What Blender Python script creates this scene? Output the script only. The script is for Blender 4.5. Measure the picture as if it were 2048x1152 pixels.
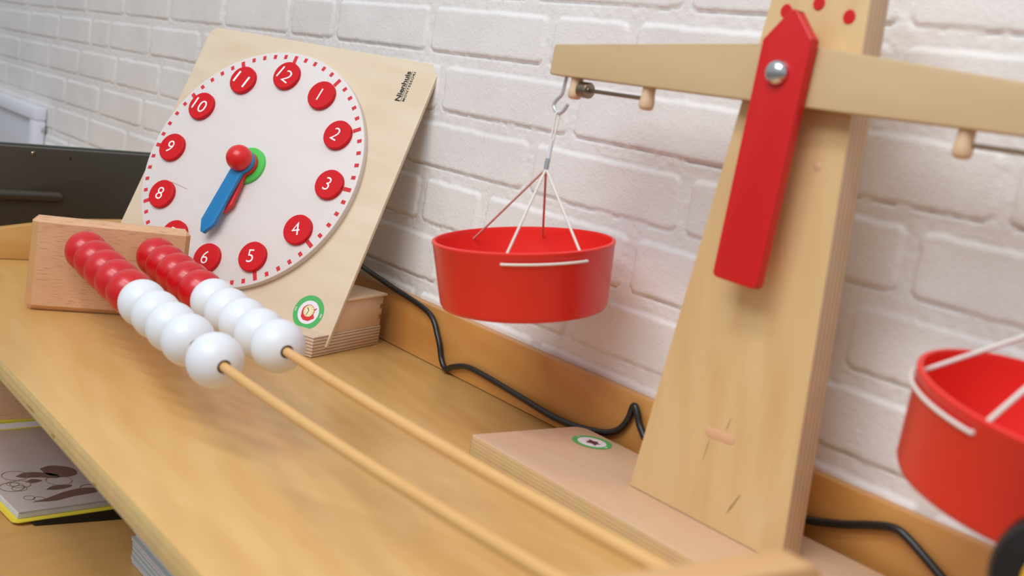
import bpy, bmesh, math, random
import numpy as np
from mathutils import Vector, Matrix
random.seed(7); np.random.seed(7)
for o in list(bpy.data.objects): bpy.data.objects.remove(o)
SC = bpy.context.scene
COL = SC.collection
V = Vector

# ------------------------------------------------------------------ camera, light, exposure
RIGHT = V((0.6157, 0.7702, 0.1667)).normalized()
FWD = V((-0.7530, 0.6374, -0.1634)).normalized()
UPV = RIGHT.cross(FWD).normalized(); RIGHT = FWD.cross(UPV).normalized()
cam_d = bpy.data.cameras.new('camera'); cam = bpy.data.objects.new('camera', cam_d); COL.objects.link(cam)
m = Matrix((RIGHT, UPV, -FWD)).transposed().to_4x4(); m.translation = V((0, 0, 0.28644)); cam.matrix_world = m
cam_d.sensor_width = 36; cam_d.lens = 38.318; cam_d.clip_start = 0.02
cam_d.dof.use_dof = True; cam_d.dof.focus_distance = 1.15; cam_d.dof.aperture_fstop = 6.3
SC.camera = cam
SC.view_settings.view_transform = 'Standard'; SC.view_settings.look = 'None'
SC.view_settings.gamma = 1; SC.view_settings.use_curve_mapping = False
SC.view_settings.exposure = 0.04
w = bpy.data.worlds.new('world'); SC.world = w; w.use_nodes = True
wt = w.node_tree; bg = wt.nodes['Background']; bg.inputs[1].default_value = 0.66
wtc = wt.nodes.new('ShaderNodeTexCoord'); wsp = wt.nodes.new('ShaderNodeSeparateXYZ'); wcr = wt.nodes.new('ShaderNodeValToRGB')
wmr = wt.nodes.new('ShaderNodeMapRange'); wmr.inputs['From Min'].default_value = -1; wmr.inputs['From Max'].default_value = 1
wt.links.new(wtc.outputs['Generated'], wsp.inputs[0]); wt.links.new(wsp.outputs['Z'], wmr.inputs['Value']); wt.links.new(wmr.outputs[0], wcr.inputs[0]); wt.links.new(wcr.outputs[0], bg.inputs[0])
wcr.color_ramp.elements[0].position = 0.40; wcr.color_ramp.elements[0].color = (0.30, 0.28, 0.26, 1)
wcr.color_ramp.elements[1].position = 0.95; wcr.color_ramp.elements[1].color = (0.90, 0.94, 1.0, 1)
we = wcr.color_ramp.elements.new(0.55); we.color = (0.62, 0.63, 0.66, 1)

def area(name, loc, target, sx, sy, power, col):
    d = bpy.data.lights.new(name, 'AREA'); d.shape = 'RECTANGLE'; d.size = sx; d.size_y = sy; d.energy = power; d.color = col
    o = bpy.data.objects.new(name, d); COL.objects.link(o); o.location = loc
    o.rotation_euler = (V(target) - V(loc)).to_track_quat('-Z', 'Y').to_euler(); return o
area('window_light', (-0.25, -1.45, 1.85), (-0.65, 0.45, 0.05), 1.9, 0.70, 29, (0.88, 0.94, 1.0))
area('ceiling_lamp', (-0.35, -0.62, 1.95), (-0.7, 0.45, 0.0), 1.6, 0.16, 19, (0.98, 0.96, 0.93))

# ------------------------------------------------------------------ materials
def lin(c):
    f = lambda x: x / 12.92 if x <= 0.04045 else ((x + 0.055) / 1.055) ** 2.4
    return tuple(f(x / 255) for x in c) + (1,)
class NT:
    def __init__(s, name):
        s.m = bpy.data.materials.new(name); s.m.use_nodes = True; s.t = s.m.node_tree; s.b = s.t.nodes['Principled BSDF']
    def n(s, typ, **kw):
        x = s.t.nodes.new(typ)
        for k, v in kw.items(): setattr(x, k, v)
        return x
    def l(s, a, b): s.t.links.new(a, b)
def plain(name, rgb, rough=0.5, metal=0.0, coat=0.0, bump=0.0, bs=400, var=0.0, sss=0.0, spec=0.5):
    k = NT(name); b = k.b
    b.inputs['Base Color'].default_value = lin(rgb); b.inputs['Roughness'].default_value = rough
    b.inputs['Metallic'].default_value = metal; b.inputs['Coat Weight'].default_value = coat
    b.inputs['Coat Roughness'].default_value = 0.15; b.inputs['Specular IOR Level'].default_value = spec
    if sss: b.inputs['Subsurface Weight'].default_value = sss; b.inputs['Subsurface Radius'].default_value = (0.006, 0.006, 0.007); b.inputs['Subsurface Scale'].default_value = 1.0
    tc = k.n('ShaderNodeTexCoord')
    nz = k.n('ShaderNodeTexNoise'); nz.inputs['Scale'].default_value = bs; nz.inputs['Detail'].default_value = 3
    k.l(tc.outputs['Object'], nz.inputs['Vector'])
    if bump:
        bp = k.n('ShaderNodeBump'); bp.inputs['Strength'].default_value = bump; bp.inputs['Distance'].default_value = 0.0006
        k.l(nz.outputs['Fac'], bp.inputs['Height']); k.l(bp.outputs['Normal'], b.inputs['Normal'])
    if var:
        n2 = k.n('ShaderNodeTexNoise'); n2.inputs['Scale'].default_value = 25; n2.inputs['Detail'].default_value = 4
        k.l(tc.outputs['Object'], n2.inputs['Vector'])
        mx = k.n('ShaderNodeMix', data_type='RGBA'); c = lin(rgb)
        mx.inputs[6].default_value = tuple(x * (1 - var) for x in c[:3]) + (1,); mx.inputs[7].default_value = tuple(min(1, x * (1 + var)) for x in c[:3]) + (1,)
        k.l(n2.outputs['Fac'], mx.inputs[0]); k.l(mx.outputs[2], b.inputs['Base Color'])
    return k.m
def wood(name, c_light, c_dark, grain='X', rough=0.45, coat=0.0, fleck=0.0, fig=1.0, bump=0.05, off=(0, 0, 0), fine=1.0, c_warm=None):
    """grain: axis the fibres run along (object space, metres)"""
    k = NT(name); b = k.b
    b.inputs['Roughness'].default_value = rough; b.inputs['Coat Weight'].default_value = coat; b.inputs['Coat Roughness'].default_value = 0.22
    tc = k.n('ShaderNodeTexCoord'); src = tc.outputs['Object']
    def mp(sl, sa):
        x = k.n('ShaderNodeMapping'); s = [sa, sa, sa]; s['XYZ'.index(grain)] = sl
        x.inputs['Scale'].default_value = s; x.inputs['Location'].default_value = off; k.l(src, x.inputs['Vector']); return x.outputs[0]
    f1 = k.n('ShaderNodeTexNoise'); f1.inputs['Scale'].default_value = 1; f1.inputs['Detail'].default_value = 3; f1.inputs['Distortion'].default_value = 1.6
    k.l(mp(4, 15), f1.inputs['Vector'])
    f2 = k.n('ShaderNodeTexNoise'); f2.inputs['Scale'].default_value = 1; f2.inputs['Detail'].default_value = 4
    k.l(mp(16, 420), f2.inputs['Vector'])
    wv = k.n('ShaderNodeTexWave'); wv.bands_direction = 'DIAGONAL'; wv.inputs['Scale'].default_value = 1.0; wv.inputs['Distortion'].default_value = 5
    wv.inputs['Detail'].default_value = 2; wv.inputs['Detail Scale'].default_value = 0.7; k.l(mp(5, 22), wv.inputs['Vector'])
    a = k.n('ShaderNodeMath', operation='MULTIPLY_ADD'); a.inputs[1].default_value = 0.95 * fig; a.inputs[2].default_value = 0.5 - 0.475 * fig - 0.06 * fine - .04 * fig
    k.l(f1.outputs['Fac'], a.inputs[0])
    a2 = k.n('ShaderNodeMath', operation='MULTIPLY_ADD'); a2.inputs[1].default_value = 0.14 * fine; k.l(f2.outputs['Fac'], a2.inputs[0]); k.l(a.outputs[0], a2.inputs[2])
    a3 = k.n('ShaderNodeMath', operation='MULTIPLY_ADD'); a3.inputs[1].default_value = 0.09 * fig; k.l(wv.outputs['Fac'], a3.inputs[0]); k.l(a2.outputs[0], a3.inputs[2])
    cr = k.n('ShaderNodeValToRGB'); cr.color_ramp.elements[0].position = 0.15; cr.color_ramp.elements[0].color = lin(c_dark)
    cr.color_ramp.elements[1].position = 0.85; cr.color_ramp.elements[1].color = lin(c_light)
    if c_warm:
        e = cr.color_ramp.elements.new(0.5); e.color = lin(c_warm)
    k.l(a3.outputs[0], cr.inputs[0]); out = cr.outputs[0]
    if fleck:
        f3 = k.n('ShaderNodeTexNoise'); f3.inputs['Scale'].default_value = 1; f3.inputs['Detail'].default_value = 2; k.l(mp(70, 1300), f3.inputs['Vector'])
        th = k.n('ShaderNodeMapRange'); th.inputs['From Min'].default_value = 0.58; th.inputs['From Max'].default_value = 0.68; th.inputs['To Max'].default_value = fleck
        k.l(f3.outputs['Fac'], th.inputs['Value'])
        mx = k.n('ShaderNodeMix', data_type='RGBA'); k.l(th.outputs[0], mx.inputs[0]); k.l(out, mx.inputs[6]); mx.inputs[7].default_value = lin((120, 70, 40)); out = mx.outputs[2]
    k.l(out, b.inputs['Base Color'])
    if bump:
        bp = k.n('ShaderNodeBump'); bp.inputs['Strength'].default_value = bump; bp.inputs['Distance'].default_value = 0.0005
        k.l(f2.outputs['Fac'], bp.inputs['Height']); k.l(bp.outputs['Normal'], b.inputs['Normal'])
    return k.m
def ply(name, c1, c2, axis='Z', pitch=0.0028, duty=0.5, rough=0.6, warp=0.0004):
    """edge of plywood: veneers stacked along axis"""
    k = NT(name); k.b.inputs['Roughness'].default_value = rough
    tc = k.n('ShaderNodeTexCoord'); sx = k.n('ShaderNodeSeparateXYZ'); k.l(tc.outputs['Object'], sx.inputs[0])
    nz = k.n('ShaderNodeTexNoise'); nz.inputs['Scale'].default_value = 30; k.l(tc.outputs['Object'], nz.inputs['Vector'])
    w1 = k.n('ShaderNodeMath', operation='MULTIPLY_ADD'); w1.inputs[1].default_value = warp; k.l(nz.outputs['Fac'], w1.inputs[0]); k.l(sx.outputs['XYZ'.index(axis)], w1.inputs[2])
    dv = k.n('ShaderNodeMath', operation='DIVIDE'); dv.inputs[1].default_value = pitch; k.l(w1.outputs[0], dv.inputs[0])
    fr = k.n('ShaderNodeMath', operation='FRACT'); k.l(dv.outputs[0], fr.inputs[0])
    pp = k.n('ShaderNodeMath', operation='PINGPONG'); pp.inputs[1].default_value = 0.5; k.l(fr.outputs[0], pp.inputs[0])
    mr = k.n('ShaderNodeMapRange'); mr.inputs['From Min'].default_value = duty * 0.5 - 0.06; mr.inputs['From Max'].default_value = duty * 0.5 + 0.06; k.l(pp.outputs[0], mr.inputs['Value'])
    mx = k.n('ShaderNodeMix', data_type='RGBA'); mx.inputs[6].default_value = lin(c2); mx.inputs[7].default_value = lin(c1); k.l(mr.outputs[0], mx.inputs[0])
    n3 = k.n('ShaderNodeTexNoise'); n3.inputs['Scale'].default_value = 60; n3.inputs['Detail'].default_value = 3; k.l(tc.outputs['Object'], n3.inputs['Vector'])
    m2 = k.n('ShaderNodeMix', data_type='RGBA', blend_type='MULTIPLY'); m2.inputs[0].default_value = 0.25; k.l(mx.outputs[2], m2.inputs[6]); k.l(n3.outputs['Color'], m2.inputs[7])
    k.l(m2.outputs[2], k.b.inputs['Base Color']); return k.m
def wallmat():
    k = NT('painted_brick'); b = k.b; b.inputs['Roughness'].default_value = 0.42; b.inputs['Specular IOR Level'].default_value = 0.45
    tc = k.n('ShaderNodeTexCoord')
    n1 = k.n('ShaderNodeTexNoise'); n1.inputs['Scale'].default_value = 330; n1.inputs['Detail'].default_value = 4; n1.inputs['Roughness'].default_value = 0.6
    n2 = k.n('ShaderNodeTexNoise'); n2.inputs['Scale'].default_value = 90; n2.inputs['Detail'].default_value = 3
    n3 = k.n('ShaderNodeTexNoise'); n3.inputs['Scale'].default_value = 7; n3.inputs['Detail'].default_value = 4
    for x in (n1, n2, n3): k.l(tc.outputs['Object'], x.inputs['Vector'])
    ad = k.n('ShaderNodeMath', operation='MULTIPLY_ADD'); ad.inputs[1].default_value = 0.7; k.l(n2.outputs['Fac'], ad.inputs[0]); k.l(n1.outputs['Fac'], ad.inputs[2])
    bp = k.n('ShaderNodeBump'); bp.inputs['Strength'].default_value = 0.6; bp.inputs['Distance'].default_value = 0.0009
    k.l(ad.outputs[0], bp.inputs['Height']); k.l(bp.outputs['Normal'], b.inputs['Normal'])
    cr = k.n('ShaderNodeValToRGB'); cr.color_ramp.elements[0].position = 0.3; cr.color_ramp.elements[0].color = lin((223, 219, 217))
    cr.color_ramp.elements[1].position = 0.7; cr.color_ramp.elements[1].color = lin((233, 230, 228)); k.l(n3.outputs['Fac'], cr.inputs[0])
    k.l(cr.outputs[0], b.inputs['Base Color']); return k.m

M = {}
M['wall'] = wallmat()
M['shelf'] = wood('varnished_maple', (224, 186, 124), (198, 150, 84), 'X', 0.34, 0.25, fig=0.9, c_warm=(213, 169, 102))
M['shelf_y'] = wood('varnished_maple_side', (214, 170, 106), (192, 142, 78), 'Y', 0.38, 0.2, fig=0.7)
M['rail'] = wood('varnished_rail_shaded', (208, 156, 86), (184, 120, 56), 'X', 0.4, 0.2, fig=0.9)  # deeper orange than the top board: shade and interreflection put into the colour
M['beech_far'] = wood('beech_far', (214, 170, 118), (202, 154, 104), 'Y', 0.45, fig=0.6)
M['shelf_edge'] = ply('shelf_ply_edge', (224, 190, 126), (213, 174, 108), 'Z', 0.0062, 0.25, 0.45)
M['birch_clock'] = wood('pale_birch_ply', (220, 203, 179), (206, 185, 155), 'X', 0.5, fig=1.1, fine=0.5)
M['birch_block'] = wood('pale_birch_block', (226, 200, 170), (208, 176, 141), 'Y', 0.55, fig=0.8)
M['ply_block'] = ply('clock_base_ply', (222, 197, 172), (162, 128, 108), 'Z', 0.0034, 0.32)
M['dial'] = wood('whitewashed_dial', (222, 215, 213), (214, 206, 202), 'X', 0.5, fig=0.8, fine=0.6)
M['red_paint'] = plain('red_paint_disc', (203, 14, 26), 0.5, coat=0.0, bump=0.05, spec=0.25)
M['tick'] = plain('red_print', (204, 32, 44), 0.6)
M['white_print'] = plain('white_print', (246, 240, 240), 0.5)
M['black_print'] = plain('black_print', (30, 24, 22), 0.6)
M['blue'] = plain('blue_lacquer', (12, 122, 184), 0.33, coat=0.3, bump=0.1)
M['green'] = plain('green_plastic', (78, 196, 82), 0.4, coat=0.1)
M['knob_red'] = plain('red_lacquer', (214, 24, 26), 0.34, coat=0.15)
M['bead_red'] = plain('red_bead', (198, 14, 24), 0.34, coat=0.2)
M['bead_white'] = plain('white_bead', (222, 226, 232), 0.42, coat=0.08, sss=0.15)
M['hole'] = plain('bead_bore', (60, 35, 25), 0.7)
M['beech'] = wood('beech', (224, 182, 144), (208, 160, 120), 'Y', 0.42, 0.1, fleck=0.45, fig=0.8)
M['beech_end'] = wood('beech_end_grain', (205, 160, 108), (184, 134, 84), 'Z', 0.5, fig=0.6)
M['rod'] = wood('birch_dowel', (224, 180, 118), (208, 158, 94), 'X', 0.5, fig=0.6)
M['post'] = wood('birch_post', (228, 198, 150), (210, 172, 120), 'Z', 0.42, 0.15, fig=1.15, c_warm=(219, 187, 136))
M['post_ply'] = ply('post_ply_edge', (222, 192, 158), (196, 160, 122), 'Y', 0.0042, 0.35)
M['beam'] = wood('birch_beam', (204, 178, 138), (192, 162, 118), 'X', 0.42, 0.15, fig=0.9)
M['base'] = wood('birch_foot', (222, 190, 158), (208, 172, 136), 'X', 0.5, fig=0.8)
M['base_ply'] = ply('foot_ply_edge', (214, 182, 134), (196, 160, 110), 'Z', 0.0030, 0.3)
M['dowel'] = wood('pale_dowel', (226, 198, 166), (214, 178, 140), 'Z', 0.5, fig=0.5)
M['mark'] = plain('grain_mark', (150, 108, 56), 0.6); M['mark_pink'] = plain('plug_wood', (216, 172, 134), 0.6)
M['pointer'] = plain('red_lacquered_wood', (205, 16, 20), 0.42, coat=0.08, bump=0.03)
M['pan'] = plain('red_plastic', (230, 42, 34), 0.33, coat=0.0, bump=0.08, bs=900)
M['steel'] = plain('steel', (205, 208, 212), 0.22, metal=1.0)
M['steel_dull'] = plain('nickel', (150, 136, 116), 0.35, metal=1.0)
M['wire'] = plain('hook_wire', (205, 208, 214), 0.4, metal=0.6)
M['cord_white'] = plain('white_cord', (226, 220, 212), 0.7, bump=0.4, bs=1500)
M['cord_shaded'] = plain('shaded_white_cord', (206, 164, 148), 0.7, bump=0.4, bs=1500)  # same white cord, with the bowl's shade and red reflection in its colour
M['sleeve'] = plain('clear_sleeve', (212, 212, 218), 0.35)
M['black'] = plain('black_cable', (22, 20, 20), 0.38, coat=0.1)
M['mon'] = plain('black_plastic', (66, 60, 52), 0.42, bump=0.05, bs=1500)
M['mon_rim'] = plain('grey_green_rim', (70, 78, 72), 0.3)
M['sticker_white'] = plain('sticker_white', (232, 226, 232), 0.4)
M['sticker_green'] = plain('sticker_green', (74, 176, 92), 0.4)
M['cream'] = plain('sticker_cream', (236, 226, 176), 0.45)
M['sticker_red'] = plain('sticker_red', (206, 40, 34), 0.4)
M['sticker_brown'] = plain('sticker_brown', (96, 44, 52), 0.5)
M['navy'] = plain('dark_blue_print', (40, 52, 80), 0.5)
M['yellow'] = plain('yellow_card', (222, 202, 60), 0.5, var=0.08)
M['paper'] = plain('paper', (226, 222, 226), 0.6)
M['paper_edge'] = ply('paper_edges', (222, 220, 226), (176, 176, 182), 'Z', 0.0011, 0.3)
M['cover'] = plain('cover_sheet', (184, 170, 166), 0.28, var=0.05, coat=0.3)
M['sepia'] = plain('sepia_ink', (112, 86, 78), 0.45); M['sepia_line'] = plain('sepia_line', (140, 122, 96), 0.5)
M['greenish'] = plain('green_cover', (178, 186, 182), 0.5)
M['white_box'] = plain('white_enamel', (226, 228, 240), 0.3)
M['white_recess'] = plain('white_enamel_inset', (206, 208, 216), 0.4)
M['toy_yellow'] = plain('toy_yellow', (236, 182, 40), 0.35, coat=0.2)
M['side_top'] = wood('side_cabinet_wood', (214, 172, 112), (196, 148, 88), 'Y', 0.4)
M['floor'] = plain('grey_floor', (150, 142, 132), 0.5, var=0.1)

# ------------------------------------------------------------------ helpers
def empty(name, label=None, cat=None, group=None, mat=None):
    o = bpy.data.objects.new(name, None); COL.objects.link(o); o.empty_display_size = 0.02
    if mat is not None: o.matrix_world = mat
    if label: o['label'] = label; o['category'] = cat
    if group: o['group'] = group
    return o
def tag(o, label, cat, group=None):
    o['label'] = label; o['category'] = cat
    if group: o['group'] = group
    return o
def struct(o): o['kind'] = 'structure'; return o
def link(name, me, mats, parent=None, smooth=None):
    if not isinstance(mats, (list, tuple)): mats = [mats]
    for x in mats: me.materials.append(x)
    o = bpy.data.objects.new(name, me); COL.objects.link(o)
    if parent is not None: o.parent = parent
    if smooth is not None: shade(me, smooth)
    return o
def shade(me, ang=35):
    bm = bmesh.new(); bm.from_mesh(me); ca = math.radians(ang)
    for f in bm.faces: f.smooth = True
    for e in bm.edges:
        if len(e.link_faces) == 2: e.smooth = e.calc_face_angle(0) < ca
        else: e.smooth = True
    bm.to_mesh(me); bm.free()
def bm_obj(name, bm, mats, parent=None, smooth=30):
    bmesh.ops.recalc_face_normals(bm, faces=bm.faces[:])
    me = bpy.data.meshes.new(name); bm.to_mesh(me); bm.free()
    return link(name, me, mats, parent, smooth)
def add_box(bm, lo, hi, bev=0.0, seg=2, mi=0):
    b2 = bmesh.new(); bmesh.ops.create_cube(b2, size=1)
    lo, hi = V(lo), V(hi)
    for v in b2.verts: v.co = V(((lo[i] + hi[i]) / 2 + v.co[i] * (hi[i] - lo[i]) for i in range(3)))
    if bev: bmesh.ops.bevel(b2, geom=b2.edges[:], offset=bev, segments=seg, profile=0.5, affect='EDGES')
    merge(bm, b2, mi)
def merge(bm, b2, mi=None):
    mp = {}
    for v in b2.verts: mp[v] = bm.verts.new(v.co)
    for f in b2.faces:
        try:
            nf = bm.faces.new([mp[v] for v in f.verts]); nf.material_index = f.material_index if mi is None else mi
        except ValueError: pass
    b2.free()
def box(name, lo, hi, mats, parent=None, bev=0.001, seg=2):
    bm = bmesh.new(); add_box(bm, lo, hi, bev, seg); return bm_obj(name, bm, mats, parent)
def prism_bm(pts, plane, d0, d1, bev=0.0, seg=2):
    """pts 2D outline; plane 'xy','xz','yz'; extruded from d0 to d1 on the third axis"""
    def P(p, d):
        if plane == 'xy': return V((p[0], p[1], d))
        if plane == 'xz': return V((p[0], d, p[1]))
        return V((d, p[0], p[1]))
    bm = bmesh.new(); a = [bm.verts.new(P(p, d0)) for p in pts]; b = [bm.verts.new(P(p, d1)) for p in pts]; n = len(pts)
    bm.faces.new(a); bm.faces.new(b[::-1])
    for i in range(n): bm.faces.new((a[i], b[i], b[(i + 1) % n], a[(i + 1) % n]))
    bmesh.ops.recalc_face_normals(bm, faces=bm.faces[:])
    if bev: bmesh.ops.bevel(bm, geom=bm.edges[:], offset=bev, segments=seg, profile=0.5, affect='EDGES')
    return bm
def prism(name, pts, plane, d0, d1, mats, parent=None, bev=0.0, seg=2):
    return bm_obj(name, prism_bm(pts, plane, d0, d1, bev, seg), mats, parent)
def edge_mats(o, axis, idx=1):
    """faces whose normal is not (mostly) along axis get material slot idx"""
    for p in o.data.polygons:
        if abs(p.normal[axis]) < 0.6: p.material_index = idx
def round_poly(pts, rads, seg=6):
    out = []; n = len(pts)
    for i, p in enumerate(pts):
        r = rads[i] if isinstance(rads, (list, tuple)) else rads
        p = V(p); a = V(pts[i - 1]); b = V(pts[(i + 1) % n])
        if r <= 0: out.append(tuple(p)); continue
        u = (a - p).normalized(); v = (b - p).normalized(); ang = u.angle(v); t = r / math.tan(ang / 2)
        c = p + (u + v).normalized() * (r / math.sin(ang / 2)); s = p + u * t - c; e = p + v * t - c
        a0 = math.atan2(s[1], s[0]); a1 = math.atan2(e[1], e[0]); da = (a1 - a0 + math.pi) % (2 * math.pi) - math.pi
        for k in range(seg + 1):
            th = a0 + da * k / seg; out.append((c[0] + r * math.cos(th), c[1] + r * math.sin(th)))
    return out
def circle(r, n=48, c=(0, 0)): return [(c[0] + r * math.cos(2 * math.pi * i / n), c[1] + r * math.sin(2 * math.pi * i / n)) for i in range(n)]
def lathe(bm, prof, mat=Matrix(), n=48, mi=0, closed=False):
    """prof: (r,z) list; around local z"""
    rings = []
    for r, z in prof:
        if r < 1e-7: rings.append([bm.verts.new(mat @ V((0, 0, z)))])
        else: rings.append([bm.verts.new(mat @ V((r * math.cos(2 * math.pi * i / n), r * math.sin(2 * math.pi * i / n), z))) for i in range(n)])
    prs = list(zip(rings, rings[1:])) + ([(rings[-1], rings[0])] if closed else [])
    for A, B in prs:
        for i in range(n):
            j = (i + 1) % n
            if len(A) == 1 and len(B) == 1: continue
            if len(A) == 1: f = bm.faces.new((A[0], B[i], B[j]))
            elif len(B) == 1: f = bm.faces.new((A[i], B[0], A[j]))
            else: f = bm.faces.new((A[i], B[i], B[j], A[j]))
            f.material_index = mi
def smooth_path(pts, k=6):
    P = [V(p) for p in pts]; P = [2 * P[0] - P[1]] + P + [2 * P[-1] - P[-2]]; out = []
    for i in range(1, len(P) - 2):
        for j in range(k):
            t = j / k; a, b, c, d = P[i - 1], P[i], P[i + 1], P[i + 2]
            out.append(0.5 * ((2 * b) + (c - a) * t + (2 * a - 5 * b + 4 * c - d) * t * t + (3 * b - a - 3 * c + d) * t ** 3))
    out.append(P[-2]); return out
def tube(bm, pts, r, n=12, caps=True, mi=0, twist=0.0):
    pts = [V(p) for p in pts]; prev = None; rings = []
    for i, p in enumerate(pts):
        t = (pts[min(i + 1, len(pts) - 1)] - pts[max(i - 1, 0)]).normalized()
        if prev is None: u = t.orthogonal().normalized()
        else: u = (prev - t * prev.dot(t)).normalized()
        prev = u; v = t.cross(u); rr = r[i] if isinstance(r, (list, tuple)) else r
        rings.append([bm.verts.new(p + (u * math.cos(2 * math.pi * k / n) + v * math.sin(2 * math.pi * k / n)) * rr) for k in range(n)])
    for A, B in zip(rings, rings[1:]):
        for k in range(n):
            f = bm.faces.new((A[k], A[(k + 1) % n], B[(k + 1) % n], B[k])); f.material_index = mi
    if caps: bm.faces.new(rings[0][::-1]); bm.faces.new(rings[-1])
def tube_obj(name, pts, r, mat, parent=None, n=12):
    bm = bmesh.new(); tube(bm, pts, r, n); return bm_obj(name, bm, mat, parent, 60)
def axis_mat(origin, z, x=None):
    z = V(z).normalized(); x = z.orthogonal().normalized() if x is None else (V(x) - z * V(x).dot(z)).normalized()
    y = z.cross(x); mm = Matrix((x, y, z)).transposed().to_4x4(); mm.translation = V(origin); return mm
def text(name, body, height, mat4, mat, parent, bold=0.0, extrude=0.00015, width=None, spacing=1.0):
    """height = height of a capital in metres; centred on mat4's origin, lying in its xy plane"""
    cu = bpy.data.curves.new(name, 'FONT'); cu.body = body; cu.size = height / 0.72; cu.offset = bold; cu.extrude = extrude; cu.space_character = spacing
    cu.resolution_u = 4
    t = bpy.data.objects.new('tmp', cu); COL.objects.link(t); dg = bpy.context.evaluated_depsgraph_get(); dg.update()
    me = bpy.data.meshes.new_from_object(t.evaluated_get(dg)); bpy.data.objects.remove(t); bpy.data.curves.remove(cu)
    xs = [v.co.x for v in me.vertices]; ys = [v.co.y for v in me.vertices]
    cx, cy = (min(xs) + max(xs)) / 2, (min(ys) + max(ys)) / 2; sx = (width / (max(xs) - min(xs))) if width else 1.0
    for v in me.vertices: v.co = mat4 @ V(((v.co.x - cx) * sx, v.co.y - cy, v.co.z))
    me.materials.clear(); return link(name, me, mat, parent)

# ------------------------------------------------------------------ brick wall (real relief)
WALL_Y = 0.6952; H = 0.06159; ZA = 0.26444
def warp(x, z):
    a = np.clip(x, -2.6, -0.3) + 1.3; b = np.clip(z, 0.0, 0.42) - 0.26
    return 0.00252 + 0.00137 * a - 0.00558 * a * a - 0.00176 * a ** 3 + 0.005 * b - 0.00384 * b * a - 0.01206 * b * a * a
JO = {0: [-2.582, -2.370, -2.171, -2.069, -1.864, -1.655, -1.44, -1.222, -0.996, -0.776, -0.565, -0.348, -0.138],
      1: [-2.412, -2.212, -2.004, -1.792, -1.58, -1.37, -1.247, -1.034, -0.829, -0.716, -0.508, -0.449, -0.24],
      2: [-2.50, -2.30, -2.09, -1.88, -1.67, -1.46, -1.28, -1.075, -0.866, -0.658, -0.45, -0.24],
      -1: [-2.637, -2.423, -2.228, -2.012, -1.804, -1.595, -1.38, -1.255, -1.047, -0.826, -0.618, -0.405, -0.19],
      -2: [-2.516, -2.292, -2.086, -1.866, -1.655, -1.44, -1.215, -1.001, -0.887, -0.669, -0.443, -0.235],
      -3: [-2.344, -2.132, -1.925, -1.71, -1.49, -1.28, -1.16, -0.945, -0.729, -0.50, -0.29]}
def joints(k):
    j = list(JO.get(k, [-2.45 + (k % 2) * 0.1 + 0.21 * i for i in range(12)]))
    while j[0] > -4.0: j.insert(0, j[0] - 0.21)
    while j[-1] < 0.9: j.append(j[-1] + 0.21)
    return np.array(j)
def vnoise(x, z, s, seed):
    rs = np.random.RandomState(seed); N = 256; g = rs.rand(N, N)
    a = x / s; b = z / s; i = np.floor(a).astype(int); j = np.floor(b).astype(int); u = a - i; v = b - j
    u = u * u * (3 - 2 * u); v = v * v * (3 - 2 * v); i %= N; j %= N; i1 = (i + 1) % N; j1 = (j + 1) % N
    return (g[i, j] * (1 - u) + g[i1, j] * u) * (1 - v) + (g[i, j1] * (1 - u) + g[i1, j1] * u) * v - 0.5
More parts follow.
